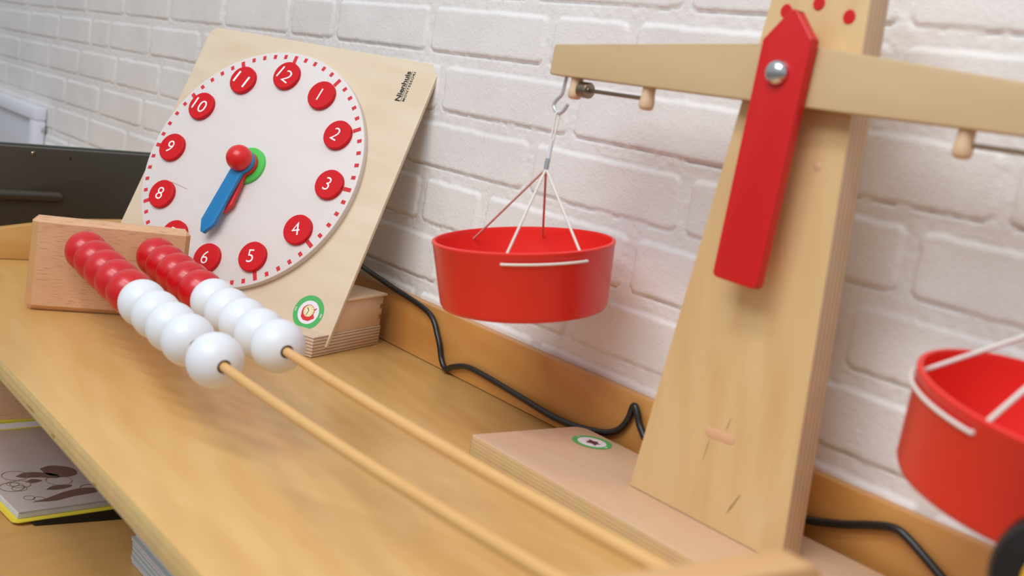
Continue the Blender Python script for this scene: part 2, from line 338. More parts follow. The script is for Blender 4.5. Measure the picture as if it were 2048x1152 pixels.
def brick_wall():
    xs = np.concatenate([np.arange(-3.9, -2.75, 0.02), np.arange(-2.75, -1.45, 0.0035), np.arange(-1.45, -0.14, 0.0020), np.arange(-0.14, 0.8, 0.01)])
    zs = np.concatenate([np.arange(-0.1, 0.05, 0.01), np.arange(0.05, 0.42, 0.0019), np.arange(0.42, 0.95, 0.008)])
    X, Z = np.meshgrid(xs, zs, indexing='ij')
    ex = vnoise(X, Z, 0.011, 3) * 0.0016 + vnoise(X, Z, 0.004, 4) * 0.0009; ez = vnoise(X, Z, 0.012, 5) * 0.0014 + vnoise(X, Z, 0.004, 6) * 0.0008
    Zw = Z - warp(X, Z) + ez; Xw = X + ex
    K = np.floor((Zw - ZA) / H).astype(int); T = (Zw - ZA) - K * H
    Dd = np.full(X.shape, 1.0); tilt = np.zeros(X.shape); rs = np.random.RandomState(11)
    for k in np.unique(K):
        m_ = K == k; j = joints(int(k)); xx = Xw[m_]; idx = np.clip(np.searchsorted(j, xx) - 1, 0, len(j) - 2)
        l = j[idx] + 0.0062; r_ = j[idx + 1] - 0.0062; cx = (l + r_) / 2; hx = (r_ - l) / 2
        hz = (H - 0.0140) / 2; cz = hz + 0.0012; rr = 0.007
        qx = np.abs(xx - cx) - hx + rr; qz = np.abs(T[m_] - cz) - hz + rr
        d = np.minimum(np.maximum(qx, qz), 0) + np.hypot(np.maximum(qx, 0), np.maximum(qz, 0)) - rr
        Dd[m_] = d; tb = rs.uniform(-1, 1, (len(j), 3)); a_ = tb[idx]
        tilt[m_] = a_[:, 0] * 0.0007 + a_[:, 1] * 0.0008 * (xx - cx) / 0.1 + (a_[:, 2] * 0.0006 + 0.0005) * (T[m_] - cz) / 0.03
    s = np.clip(-Dd / 0.0042 + 0.2, 0, 1); s = s * s * (3 - 2 * s)
    low = (T < 0.006) | (T > H - 0.002)
    groove = np.exp(-((Dd - 0.0006) / 0.0009) ** 2) * np.where(low, 0.0019, 0.0004)
    h = s * (0.0021 + tilt * 0.7) - groove + vnoise(X, Z, 0.022, 1) * 0.0006 + vnoise(X, Z, 0.0045, 2) * np.where(s > 0.5, 0.00018, 0.0008)
    h += vnoise(X, Z, 0.09, 9) * 0.0012
    Y = WALL_Y - h
    nx, nz = X.shape; co = np.stack([X, Y, Z], -1).reshape(-1, 3)
    i = np.arange(nx - 1)[:, None] * nz + np.arange(nz - 1)[None, :]; i = i.ravel()
    q = np.stack([i, i + nz, i + nz + 1, i + 1], 1)
    me = bpy.data.meshes.new('wall_back'); me.vertices.add(len(co)); me.vertices.foreach_set('co', co.ravel().astype(np.float32))
    me.loops.add(q.size); me.loops.foreach_set('vertex_index', q.ravel().astype(np.int32)); me.polygons.add(len(q))
    me.polygons.foreach_set('loop_start', (np.arange(len(q)) * 4).astype(np.int32)); me.polygons.foreach_set('loop_total', np.full(len(q), 4, np.int32))
    me.polygons.foreach_set('use_smooth', np.ones(len(q), bool)); me.update(); me.validate()
    return struct(link('wall_back', me, M['wall']))
brick_wall()
bm = bmesh.new(); add_box(bm, (-3.9, -2.6, -0.82), (0.9, 0.80, -0.80)); struct(bm_obj('floor', bm, M['floor']))
bm = bmesh.new(); add_box(bm, (-3.9, 0.702, -0.80), (0.9, 0.80, -0.095)); struct(bm_obj('wall_back_lower', bm, M['wall']))

# ------------------------------------------------------------------ open cabinet with raised back rail and side rail
YB = 0.682; ZT = 0.0617; YF = 0.2604; XS = -1.392; ZL = -0.222
cab = empty('open_cabinet', 'golden varnished maple cabinet top with raised back rail carrying the wooden toys', 'cabinet', mat=Matrix.Translation((-0.6, 0.47, -0.8)))
def cb(name, lo, hi, mats, bev=0.0015):
    o = V((-0.6, 0.47, -0.8)); return box(name, V(lo) - o, V(hi) - o, mats, cab, bev)
t = cb('top_board', (XS, YF, -0.018), (0.35, YB + 0.012, 0.0), [M['shelf'], M['shelf_edge']])
for p in t.data.polygons:
    if p.normal.y < -0.7: p.material_index = 1
cb('back_rail', (XS, YB, 0.0003), (0.35, YB + 0.0115, ZT), [M['rail']], 0.0018)
pr_ = [(YF - 0.0, 0.0), (YF, 0.014), (0.30, 0.023), (0.3618, 0.0376), (0.4004, 0.0449), (0.4360, 0.0505), (0.4685, 0.0540), (0.5084, 0.0562), (0.56, 0.0575), (YB, 0.0580), (YB, 0.0)]
off = V((-0.6, 0.47, -0.8))
side = prism('side_rail', [(a - off.y, b - off.z) for a, b in pr_], 'yz', XS - 0.014 - off.x, XS - off.x, [M['shelf_y']], cab, 0.0008)
cb('side_panel', (XS - 0.018, YF + 0.004, -0.795), (XS, YB + 0.012, -0.0183), [M['beech']])
cb('side_panel', (0.332, YF + 0.004, -0.795), (0.35, YB + 0.012, -0.0183), [M['beech']])
cb('lower_shelf', (XS + 0.0002, YF + 0.012, ZL - 0.018), (0.3318, YB, ZL), [M['shelf_y']])
cb('back_panel', (XS + 0.0002, YB + 0.0005, -0.78), (0.3318, YB + 0.008, -0.0183), [M['shelf']])
# dark knots on the front edge of the board
for (x, z, l, h) in ((-0.868, -0.0125, 0.022, 0.0014), (-0.806, -0.0140, 0.008, 0.0018), (-0.71, -0.0155, 0.007, 0.0016)):
    bm = bmesh.new(); lathe(bm, [(0, 0.0003), (1, 0.0003), (1.02, 0.0)], Matrix.Translation(V((x, YF, z)) - off) @ Matrix.Rotation(math.pi / 2, 4, 'X') @ Matrix.Diagonal((l / 2, h / 2, 1, 1)), 16)
    bm_obj('knot', bm, M['mark'], cab)

# neighbouring low cabinet beyond the side rail (carries the black monitor)
nb = empty('side_cabinet', 'wooden side cabinet beyond the rail under the black monitor back', 'cabinet', mat=Matrix.Translation((-1.75, 0.45, -0.8)))
def nbx(name, lo, hi, mt): o = V((-1.75, 0.45, -0.8)); return box(name, V(lo) - o, V(hi) - o, mt, nb, 0.001)
nbx('top_board', (-2.15, 0.16, -0.018), (XS - 0.022, 0.69, 0.0), M['side_top'])
nbx('carcass', (-2.13, 0.18, -0.798), (XS - 0.04, 0.69, -0.0185), M['shelf_y'])

# ------------------------------------------------------------------ monitor seen from behind
md = V((-0.188, 0.982, 0)).normalized(); mn = V((md.y, -md.x, 0))   # mn: outward, toward +x
mm = Matrix((md, V((0, 0, 1)), mn)).transposed().to_4x4(); mm.translation = V((-1.50, 0.47, 0.0))
mon = empty('monitor', 'black back of a flat monitor left of the clock against the white wall', 'monitor', mat=mm)
hs = lambda s: 0.1295 + 0.012 * s
prof = [(-0.33, 0.012), (0.20, 0.012), (0.20, hs(0.2)), (-0.33, hs(-0.33))]
prism('back_cover', round_poly(prof, [0.004, 0.004, 0.004, 0.004], 4), 'xy', -0.016, 0.0, M['mon'], mon, 0.0012)
prism('screen_bezel', [(-0.331, 0.010), (0.201, 0.010), (0.201, hs(0.2) + 0.0022), (-0.331, hs(-0.33) + 0.0022)], 'xy', -0.024, -0.0163, M['mon_rim'], mon, 0.001)
prism('stand', [(-0.12, 0.0), (-0.0, 0.0), (-0.0, 0.06), (-0.12, 0.06)], 'xy', -0.05, -0.0245, M['mon'], mon, 0.002)
def mpt(p):  # world point on panel -> local xy
    q = mm.inverted() @ V(p); return q.x, q.y
def on_mon(px, py):   # camera ray through pixel meets the panel plane
    o = V((0, 0, 0.28644)); f = 2179.88; r = RIGHT * ((px - 1024) / f) - UPV * ((py - 576) / f) + FWD
    n = V((mn.x, mn.y, 0)); tt = (V((-1.50, 0.47, 0)) - o).dot(n) / r.dot(n); return mpt(o + r * tt)
x, y = on_mon(67, 307); bm = bmesh.new(); lathe(bm, [(0, 0.0016), (0.002, 0.0014), (0.0032, 0.0002), (0.0032, -0.001)], Matrix.Translation((x, y, 0.0))); bm_obj('screw', bm, M['steel_dull'], mon)
x, y = on_mon(141, 317); bm = bmesh.new(); lathe(bm, [(0, 0.0003), (0.0024, 0.0003), (0.0028, 0.0)], Matrix.Translation((x, y, 0.0)) @ Matrix.Diagonal((0.8, 1.2, 1, 1))); bm_obj('screw_hole', bm, M['hole'], mon)
x1, y1 = on_mon(122, 394); x0 = x1 - 0.30
bm = bmesh.new(); tube(bm, [(x0, y1, 0.0), (x1 - 0.008, y1, 0.0), (x1 - 0.003, y1, 0.0), (x1, y1, -0.001), (x1 + 0.003, y1, -0.003)], [0.0068, 0.0068, 0.0062, 0.0045, 0.0012], 16); bm_obj('ridge', bm, M['mon'], mon, 60)

# white framed casing on the wall, far left
wb = empty('wall_casing', 'white framed casing fixed to the brick wall above the monitor at the left', 'casing', mat=Matrix.Translation((-2.60, 0.692, 0.03)))
o = V((-2.60, 0.692, 0.03))
bm = bmesh.new()
add_box(bm, V((-2.95, 0.668, 0.090)) - o, V((-2.392, 0.6925, 0.117)) - o, 0.003); add_box(bm, V((-2.425, 0.668, -0.055)) - o, V((-2.392, 0.6925, 0.090)) - o, 0.003)
add_box(bm, V((-2.95, 0.668, -0.08)) - o, V((-2.392, 0.6925, -0.055)) - o, 0.003); bm_obj('frame', bm, M['white_box'], wb)
box('inset_panel', V((-2.95, 0.681, -0.056)) - o, V((-2.424, 0.6920, 0.091)) - o, M['white_recess'], wb)
box('latch', V((-2.3915, 0.684, 0.068)) - o, V((-2.388, 0.691, 0.078)) - o, M['wire'], wb, 0.0008)

# ------------------------------------------------------------------ teaching clock
CC = V((-1.1472, 0.5550, 0.1689)); CX = V((0.9136, 0.4065, -0.0096)).normalized(); CU = V((-0.1551, 0.3700, 0.9160)); CU = (CU - CX * CU.dot(CX)).normalized(); CN = CX.cross(CU)
CM = Matrix((CX, CU, CN)).transposed().to_4x4(); CM.translation = CC
clock = empty('teaching_clock', 'birch teaching clock with white dial, red number discs and blue hand leaning by the wall', 'clock', mat=CM)
UB = [(-0.152, -0.1692), (0.1832, -0.1692), (0.1845, 0.1656), (-0.148, 0.1656)]
bd = prism('board', round_poly(UB, [0.004, 0.0015, 0.004, 0.012], 6), 'xy', -0.0125, -0.0082, [M['birch_clock'], M['birch_clock']], clock, 0.0004)
dl = prism('dial', circle(0.1462, 128), 'xy', -0.0082, 0.0, M['dial'], clock, 0.0007)
bm = bmesh.new()
for i in range(60):
    a = math.radians(6 * i); ro = 0.1428; ri = 0.1328 if i % 5 == 0 else 0.1374; hw = 0.0024 if i % 5 == 0 else 0.0022
    d = V((math.sin(a), math.cos(a), 0)); s = V((math.cos(a), -math.sin(a), 0)); z = V((0, 0, 0.00012))
    bm.faces.new([bm.verts.new(p) for p in (d * ri - s * hw + z, d * ri + s * hw + z, d * ro + s * hw + z, d * ro - s * hw + z)])
mk = bm_obj('minute_marks', bm, M['tick'], clock)
bm = bmesh.new(); pts = smooth_path([(-0.105, -0.040, 0.0001), (-0.090, -0.041, 0.0001), (-0.070, -0.044, 0.0001)], 4); tube(bm, pts, 0.00022, 6); bm_obj('scratch', bm, M['mark'], clock)
TURN = {1: 10, 2: 15, 3: 5, 4: -18, 5: -12, 6: -5, 7: 7, 8: 0, 9: 10, 10: 13, 11: 18, 12: 22}
for h in range(1, 13):
    a = math.radians(30 * h); c = V((math.sin(a), math.cos(a), 0)) * 0.1153
    bm = bmesh.new(); R = 0.0172
    lathe(bm, [(0, 0.0), (R, 0.0), (R, 0.0040), (R - 0.0003, 0.0046), (R - 0.001, 0.005), (0, 0.005)], Matrix.Translation(c), 64)
    dsc = bm_obj('number_disc', bm, M['red_paint'], clock, 12)
    text('numeral', str(h), 0.0158, Matrix.Translation(c + V((-0.0012 if h < 10 else -0.0008, 0, 0.0051))) @ Matrix.Rotation(-math.radians(TURN[h]), 4, 'Z'), M['white_print'], dsc, bold=-0.00018, width=None if h < 10 else 0.0196)
bm = bmesh.new(); lathe(bm, [(0, 0), (0.0222, 0), (0.0222, 0.0025), (0.021, 0.0038), (0.019, 0.004), (0, 0.004)], Matrix(), 64); bm_obj('green_washer', bm, M['green'], clock)
def hand(name, ang, L, w, rb, z0, z1, mat):
    d = V((math.sin(ang), math.cos(ang))); s = V((d.y, -d.x))
    pts = []
    th0 = math.asin(min(0.99, w / 2 / rb))
    for k in range(25):
        th = th0 + (2 * math.pi - 2 * th0) * k / 24; pts.append(tuple(d * rb * math.cos(th) + s * rb * math.sin(th)))
    pts += [tuple(d * (L - w * 0.75) - s * w * 0.56), tuple(d * L - s * w * 0.12), tuple(d * L + s * w * 0.12), tuple(d * (L - w * 0.75) + s * w * 0.56)]
    return prism(name, pts, 'xy', z0, z1, mat, clock, 0.0007)
AH = math.radians(187.3)
hand('red_hand', math.radians(181.6), 0.062, 0.0150, 0.0150, 0.0042, 0.0092, M['knob_red'])
hand('blue_hand', AH, 0.0915, 0.0172, 0.0148, 0.0098, 0.0152, M['blue'])
bm = bmesh.new(); pf = [(0, 0.0153), (0.0085, 0.0153), (0.0085, 0.0165)] + [(0.0148 * math.cos(math.radians(q)), 0.0235 + 0.0148 * math.sin(math.radians(q))) for q in range(-52, 90, 8)] + [(0, 0.0383)]
lathe(bm, pf, Matrix(), 48); kn = bm_obj('knob', bm, M['knob_red'], clock, 50)
kn.location = (-0.0, 0.001, -0.0035)
TM = Matrix(((0, -1, 0, 0.1495), (1, 0, 0, 0.1335), (0, 0, 1, -0.0081), (0, 0, 0, 1)))
text('maker_name', 'Nienhuis', 0.0064, TM @ Matrix.Translation((0, 0.0015, 0)), M['black_print'], clock, bold=0.00025, width=0.0370)
text('maker_subtitle', 'MONTESSORI', 0.0031, TM @ Matrix.Translation((0.0005, -0.0062, 0)), M['black_print'], clock, bold=0.00008, width=0.0365, spacing=1.2)
bm = bmesh.new(); b2 = prism_bm([(-0.0185, -0.0032), (0.0188, -0.0032), (0.0188, -0.0027), (-0.0185, -0.0027)], 'xy', 0, 0.0002)
bmesh.ops.transform(b2, matrix=TM, verts=b2.verts[:]); merge(bm, b2); bm_obj('maker_underline', bm, M['black_print'], clock)
# green ring sticker with red alarm clock
SM = Matrix.Translation((0.1462, -0.1388, -0.0081)); 
def disc(bm, r0, r1, z, n=48, mi=0, c=(0, 0), sy=1.0):
    A = [bm.verts.new((c[0] + r0 * math.cos(2 * math.pi * i / n), c[1] + sy * r0 * math.sin(2 * math.pi * i / n), z)) for i in range(n)] if r0 > 0 else None
    B = [bm.verts.new((c[0] + r1 * math.cos(2 * math.pi * i / n), c[1] + sy * r1 * math.sin(2 * math.pi * i / n), z)) for i in range(n)]
    if A is None: f = bm.faces.new(B); f.material_index = mi
    else:
        for i in range(n): f = bm.faces.new((A[i], B[i], B[(i + 1) % n], A[(i + 1) % n])); f.material_index = mi
def poly(bm, pts, z, mi=0): f = bm.faces.new([bm.verts.new((p[0], p[1], z)) for p in pts]); f.material_index = mi
bm = bmesh.new(); disc(bm, 0.0130, 0.0188, 0.0002, mi=0); disc(bm, 0, 0.0131, 0.00015, mi=1)
for sx in (-1, 1):
    for q in (-1.1, 0, 1.1):
        poly(bm, [(sx * 0.0165 + dx, q * 0.0014 + dy) for dx, dy in ((-0.0009, -0.0005), (0.0009, -0.0005), (0.0009, 0.0004), (-0.0007, 0.0005))], 0.0003, 1)
disc(bm, 0, 0.0078, 0.0003, mi=2, c=(-0.0005, 0.0006)); disc(bm, 0, 0.0064, 0.0004, mi=3, c=(0.0, 0.0014))
poly(bm, [(-0.0078, -0.001), (-0.0070, -0.0065), (-0.003, -0.0092), (0.0035, -0.0092), (0.0072, -0.0065), (0.0080, -0.001), (0.006, -0.0035), (0, -0.0062), (-0.006, -0.0035)], 0.00045, 2)
poly(bm, [(0.0062, -0.0008), (0.0095, -0.0035), (0.0088, -0.006), (0.0060, -0.0058)], 0.00046, 2); poly(bm, [(0.0066, 0.0025), (0.0090, 0.0062), (0.0078, 0.0064), (0.0058, 0.004)], 0.00046, 2)
poly(bm, [(-0.0006, 0.0018), (-0.0032, 0.0046), (-0.0025, 0.0050), (0.0006, 0.0020)], 0.0005, 4); poly(bm, [(-0.0004, 0.0016), (0.0004, 0.0016), (-0.0010, -0.0036), (-0.0016, -0.0034)], 0.0005, 4)
for i in range(12):
    a = math.radians(30 * i); poly(bm, [(math.sin(a) * r + 0.0002 * sgn * math.cos(a), 0.0014 + math.cos(a) * r - 0.0002 * sgn * math.sin(a)) for r, sgn in ((0.0048, -1), (0.0048, 1), (0.0058, 1), (0.0058, -1))], 0.0005, 4)
bmesh.ops.transform(bm, matrix=SM, verts=bm.verts[:])
me = bpy.data.meshes.new('sticker'); bm.to_mesh(me); bm.free(); s_ = link('sticker', me, [M['sticker_green'], M['sticker_white'], M['sticker_red'], M['cream'], M['navy']], clock); s_['label'] = 'green ring sticker with red alarm clock'

# clock base block: own horizontal frame, child of the clock
fx = V((0.9136, 0.4065, 0)).normalized(); fy = V((-fx.y, fx.x, 0))
BO = V((-0.9500, 0.5545, 0.0)); BM_ = Matrix((fx, fy, V((0, 0, 1)))).transposed().to_4x4(); BM_.translation = BO
BL = CM.inverted() @ BM_
def on_block(name, bm, mats):
    o_ = bm_obj(name, bm, mats, clock); o_.matrix_local = BL; return o_
bm = bmesh.new(); add_box(bm, (-0.322, 0.0, 0.0005), (0, 0.1215, 0.0220), 0.0006); on_block('base_plate', bm, M['ply_block'])
# box behind the board: its front follows the lean of the board
q1 = BM_.inverted() @ (CM @ V((0.17, -0.158, -0.0128))); q2 = BM_.inverted() @ (CM @ V((0.17, -0.115, -0.0128)))
sl = (q2.y - q1.y) / (q2.z - q1.z); yy = lambda z: q1.y + (z - q1.z) * sl + 0.0006
bm = prism_bm([(yy(0.0222), 0.0222), (0.1205, 0.0222), (0.1205, 0.0560), (yy(0.0560), 0.0560)], 'yz', -0.319, -0.001, 0.0004); on_block('storage_box', bm, M['birch_block'])
bm = prism_bm([(yy(0.0563), 0.0563), (0.1235, 0.0563), (0.1235, 0.0590), (yy(0.0590), 0.0590)], 'yz', -0.323, 0.002, 0.0005); on_block('lid', bm, M['birch_block'])
bm = bmesh.new()
for zc in (0.030, 0.042): add_box(bm, (-0.0012, 0.116, zc), (-0.0004, 0.1207, zc + 0.005), 0.0)
on_block('finger_joint', bm, M['mark'])

# ------------------------------------------------------------------ bead frame
A0 = V((-1.1375, 0.3317, 0.0)); dd = V((0.2341, 0.9722, 0)).normalized(); dn = V((0.9722, -0.2341, 0)).normalized()
R_, Y1, Y2, P1, L1, L2, H0, S1, GAP, P2, S2 = 0.0208, 0.1526, 0.1083, -0.0315, 0.0424, 0.1122, 0.0704, 0.0796, 0.0206, -0.0004, 0.0596
FM = Matrix((dn, dd, V((0, 0, 1)))).transposed().to_4x4(); FM.translation = A0
frame = empty('bead_frame', 'wooden counting frame with two rods of red and white beads in front', 'abacus', mat=FM)
def rp(row, L):
    yw, p, l, s = (Y1, P1, L1, S1) if row == 1 else (Y2, P2, L2, S2)
    return V((math.cos(yw) * L, l + math.sin(yw) * L, H0 + p * L + s * L * L))
eb = box('end_block', (-0.0185, -0.0055, 0.0003), (0.0, 0.1505, 0.0975), [M['beech'], M['beech_end']], frame, 0.0055, 1)
for p in eb.data.polygons:
    if abs(p.normal.y) > 0.7: p.material_index = 1
eb2 = prism('end_block', round_poly([(-0.152, 0.0003), (0.003, 0.0003), (0.003, 0.1296), (-0.152, 0.1296)], [0.003, 0.003, 0.012, 0.012], 6), 'yz', 0.0, 0.0185, [M['beech_far']], frame, 0.003)
eb2.matrix_local = FM.inverted() @ Matrix.Translation((-0.2425, 0.3765, 0.0)) @ Matrix.Rotation(-math.radians(4), 4, 'Z')
for row in (1, 2):
    pts = [rp(row, L) for L in np.linspace(-0.004, 0.8600, 48)]
    tube_obj('rod', pts, 0.0036, M['rod'], frame, 16)
    for i in range(1, 11):
        L = (2 * i - 1) * R_ + (GAP if row == 1 and i == 10 else 0); c = rp(row, L); t = (rp(row, L + 0.01) - rp(row, L - 0.01)).normalized()
        bm = bmesh.new(); hr = 0.0049; z0 = math.sqrt(R_ ** 2 - hr ** 2); a0 = math.asin(hr / (R_ - 0.0001))
        RR = R_ - 0.0001; pf = [(RR * math.sin(a), RR * math.cos(a)) for a in np.linspace(a0 + 0.03, math.pi - a0 - 0.03, 30)]
        inner = [(hr, -z0 + 0.0010), (hr - 0.0004, -z0 + 0.003), (0.0040, -z0 + 0.006), (0.0040, z0 - 0.006), (hr - 0.0004, z0 - 0.003), (hr, z0 - 0.0010)]
        mt = axis_mat(c, t)
        lathe(bm, pf + inner, mt, 40, closed=True)
        for f in bm.faces: f.material_index = 0
        for f in list(bm.faces):
            cc_ = f.calc_center_median(); q = mt.inverted() @ cc_
            if math.hypot(q.x, q.y) < hr - 0.0001 : f.material_index = 1
        b_ = bm_obj('bead', bm, [M['bead_red'] if i <= 5 else M['bead_white'], M['hole']], frame, 50); b_['label'] = 'glossy red bead' if i <= 5 else 'glossy white bead'

# ------------------------------------------------------------------ balance
PX = -0.458
BOr = V((PX, 0.609, 0.0)); bal = empty('balance', 'birch beam balance with tall tapered post and red pointer in front of the wall', 'balance', mat=Matrix.Translation(BOr))
def L_(p): return V(p) - BOr
def bbox(name, lo, hi, mats, bev=0.001, seg=2): return box(name, L_(lo), L_(hi), mats, bal, bev, seg)
bs = prism('foot_plate', round_poly([(-0.6665 - PX, 0.5465 - BOr.y), (-0.2500 - PX, 0.5465 - BOr.y), (-0.2500 - PX, 0.6718 - BOr.y), (-0.6665 - PX, 0.6718 - BOr.y)], [0.004, 0.004, 0.012, 0.012], 5), 'xy', 0.0003, 0.018, [M['base'], M['base_ply']], bal, 0.001)
edge_mats(bs, 2)
pts = [(-0.5385, 0.0182), (-0.3940, 0.0182), (-0.4200, 0.405), (-0.438, 0.425), (-0.478, 0.425), (-0.4945, 0.405)]
po = prism('post', [(a - PX, b) for a, b in round_poly(pts, [0, 0, 0.015, 0.015, 0.015, 0.015], 5)], 'xz', 0.605 - BOr.y, 0.6265 - BOr.y, [M['post'], M['post_ply']], bal, 0.0012)
edge_mats(po, 1)
bpts = [(-0.694, 0.3160), (-0.222, 0.3160), (-0.222, 0.3395), (-0.435, 0.3545), (-0.481, 0.3545), (-0.694, 0.3405)]
prism('beam', [(a - PX, b) for a, b in round_poly(bpts, [0.002, 0.002, 0.003, 0.004, 0.004, 0.003], 4)], 'xz', 0.588 - BOr.y, 0.6040 - BOr.y, M['beam'], bal, 0.0012)
pp = [(-0.4784, 0.1958), (-0.4405, 0.1945), (-0.4368, 0.3580), (-0.4530, 0.3755), (-0.4575, 0.3765), (-0.4758, 0.3560)]
prism('pointer', [(a - PX, b) for a, b in round_poly(pp, [0.004, 0.004, 0.003, 0.002, 0.003, 0.003], 5)], 'xz', 0.579 - BOr.y, 0.5875 - BOr.y, M['pointer'], bal, 0.0011, 3)
bm = bmesh.new(); NM = axis_mat(L_((-0.4578, 0.5788, 0.3353)), (0, -1, 0))
lathe(bm, [(0, -0.002), (0.0086, -0.002), (0.0086, 0.0006), (0.0083, 0.0022), (0.0070, 0.0044), (0.0045, 0.0061), (0, 0.0067)], NM, 32); bm_obj('cap_nut', bm, M['steel'], bal, 60)
for x, z in ((-0.4818, 0.3786), (-0.4566, 0.3845), (-0.4314, 0.3769)):
    bm = bmesh.new(); lathe(bm, [(0, 0.0006), (0.0043, 0.0006), (0.0047, 0.0003), (0.0047, -0.0005)], axis_mat(L_((x, 0.605, z)), (0, -1, 0)), 24)
    bm_obj('index_dot', bm, M['pointer'], bal)
# dowels under the beam, threaded rods, balance weights
for sgn in (-1, 1):
    for dx in (0.2095, 0.1280):
        x = PX + sgn * dx; bm = bmesh.new(); r = 0.0058
        lathe(bm, [(0, 0.2990), (r * 0.55, 0.2992), (r * 0.85, 0.3002), (r * 1.0, 0.3025), (r * 0.98, 0.306), (r * 0.86, 0.3110), (r * 0.86, 0.3165)], Matrix.Translation(L_((x, 0.596, 0))), 24); bm_obj('peg', bm, M['dowel'], bal, 60)
    tube_obj('threaded_rod', [L_((PX + sgn * 0.208, 0.596, 0.3076)), L_((PX + sgn * 0.129, 0.596, 0.3076))], 0.00165, M['steel_dull'], bal, 12)
    xw = PX - 0.2035 if sgn < 0 else PX + 0.199
    bm = bmesh.new(); lathe(bm, [(0.0017, 0), (0.0055, 0), (0.0064, 0.0008), (0.0064, 0.0100), (0.0056, 0.0108), (0.0030, 0.0108), (0.0028, 0.0112), (0.0017, 0.0112)], axis_mat(L_((xw, 0.596, 0.3076)), (1, 0, 0)), 28); bm_obj('trim_weight', bm, M['steel_dull'], bal, 40)
    hk = [(-0.6808, 0.3175), (-0.6818, 0.3085), (-0.6831, 0.3015), (-0.6887, 0.2962), (-0.6908, 0.2921), (-0.6879, 0.2880), (-0.6828, 0.2860), (-0.6779, 0.2885), (-0.6735, 0.2946)]
    pts = smooth_path([L_((x if sgn < 0 else x + 0.4475, 0.596, z)) for x, z in hk], 5); tube_obj('hook', pts, 0.0015, M['wire'], bal, 10)
# grain figures on the post
for p0, p1, w_ in (((-0.4455, 0.0325), (-0.4360, 0.0520), 0.0006), ((-0.4720, 0.0795), (-0.4745, 0.0610), 0.0003), ((-0.4600, 0.0885), (-0.4570, 0.1010), 0.0003)):
    a, b = V(p0), V(p1); d = (b - a); s = V((-d.y, d.x)).normalized() * w_; bm = bmesh.new()
    bm.faces.new([bm.verts.new(L_((t_[0], 0.60485, t_[1]))) for t_ in (a, a + d * 0.3 + s, a + d * 0.8 + s * 0.6, b, a + d * 0.8 - s * 0.6, a + d * 0.3 - s)])
    bm_obj('grain_streak', bm, M['mark'], bal)
bm = bmesh.new(); bq = prism_bm([(a, b) for a, b in round_poly([(-0.4770 - PX, 0.0800), (-0.4510 - PX, 0.0815), (-0.4512 - PX, 0.0880), (-0.4772 - PX, 0.0868)], 0.0028, 5)], 'xz', 0.6046 - BOr.y, 0.6052 - BOr.y, 0.0001); merge(bm, bq); bm_obj('wood_plug', bm, M['mark_pink'], bal)
bm = bmesh.new(); lathe(bm, [(0, 0.0005), (0.0022, 0.0004), (0.0032, 0.0)], axis_mat(L_((-0.4313, 0.6049, 0.2806)), (0, -1, 0)), 20); bm_obj('knot', bm, M['mark_pink'], bal)
# sticker on the foot plate
bm = bmesh.new(); disc(bm, 0.0125, 0.0172, 0.0002, mi=0); disc(bm, 0, 0.0126, 0.00015, mi=1)
poly(bm, [(-0.0045 + 0.001, 0.0), (-0.006, 0.0045), (-0.001, 0.0035), (0.002, 0.006), (0.0045, 0.0025), (0.0085, 0.002), (0.006, -0.0015), (0.0075, -0.006), (0.002, -0.0035), (-0.002, -0.0065), (-0.003, -0.002), (-0.0065, -0.002)], 0.0003, 2)
for q in (-1, 0, 1):
    for sx in (-1, 1): poly(bm, [(sx * 0.0149 + a, q * 0.0014 + b) for a, b in ((-0.0007, -0.0005), (0.0007, -0.0005), (0.0007, 0.0005), (-0.0007, 0.0005))], 0.0003, 1)
bmesh.ops.transform(bm, matrix=Matrix.Translation(L_((-0.6271, 0.6480, 0.0181))) @ Matrix.Rotation(0.2, 4, 'Z'), verts=bm.verts[:])
me = bpy.data.meshes.new('sticker'); bm.to_mesh(me); bm.free(); s_ = link('sticker', me, [M['sticker_green'], M['sticker_white'], M['sticker_brown']], bal); s_['label'] = 'green ring sticker with brown shape'

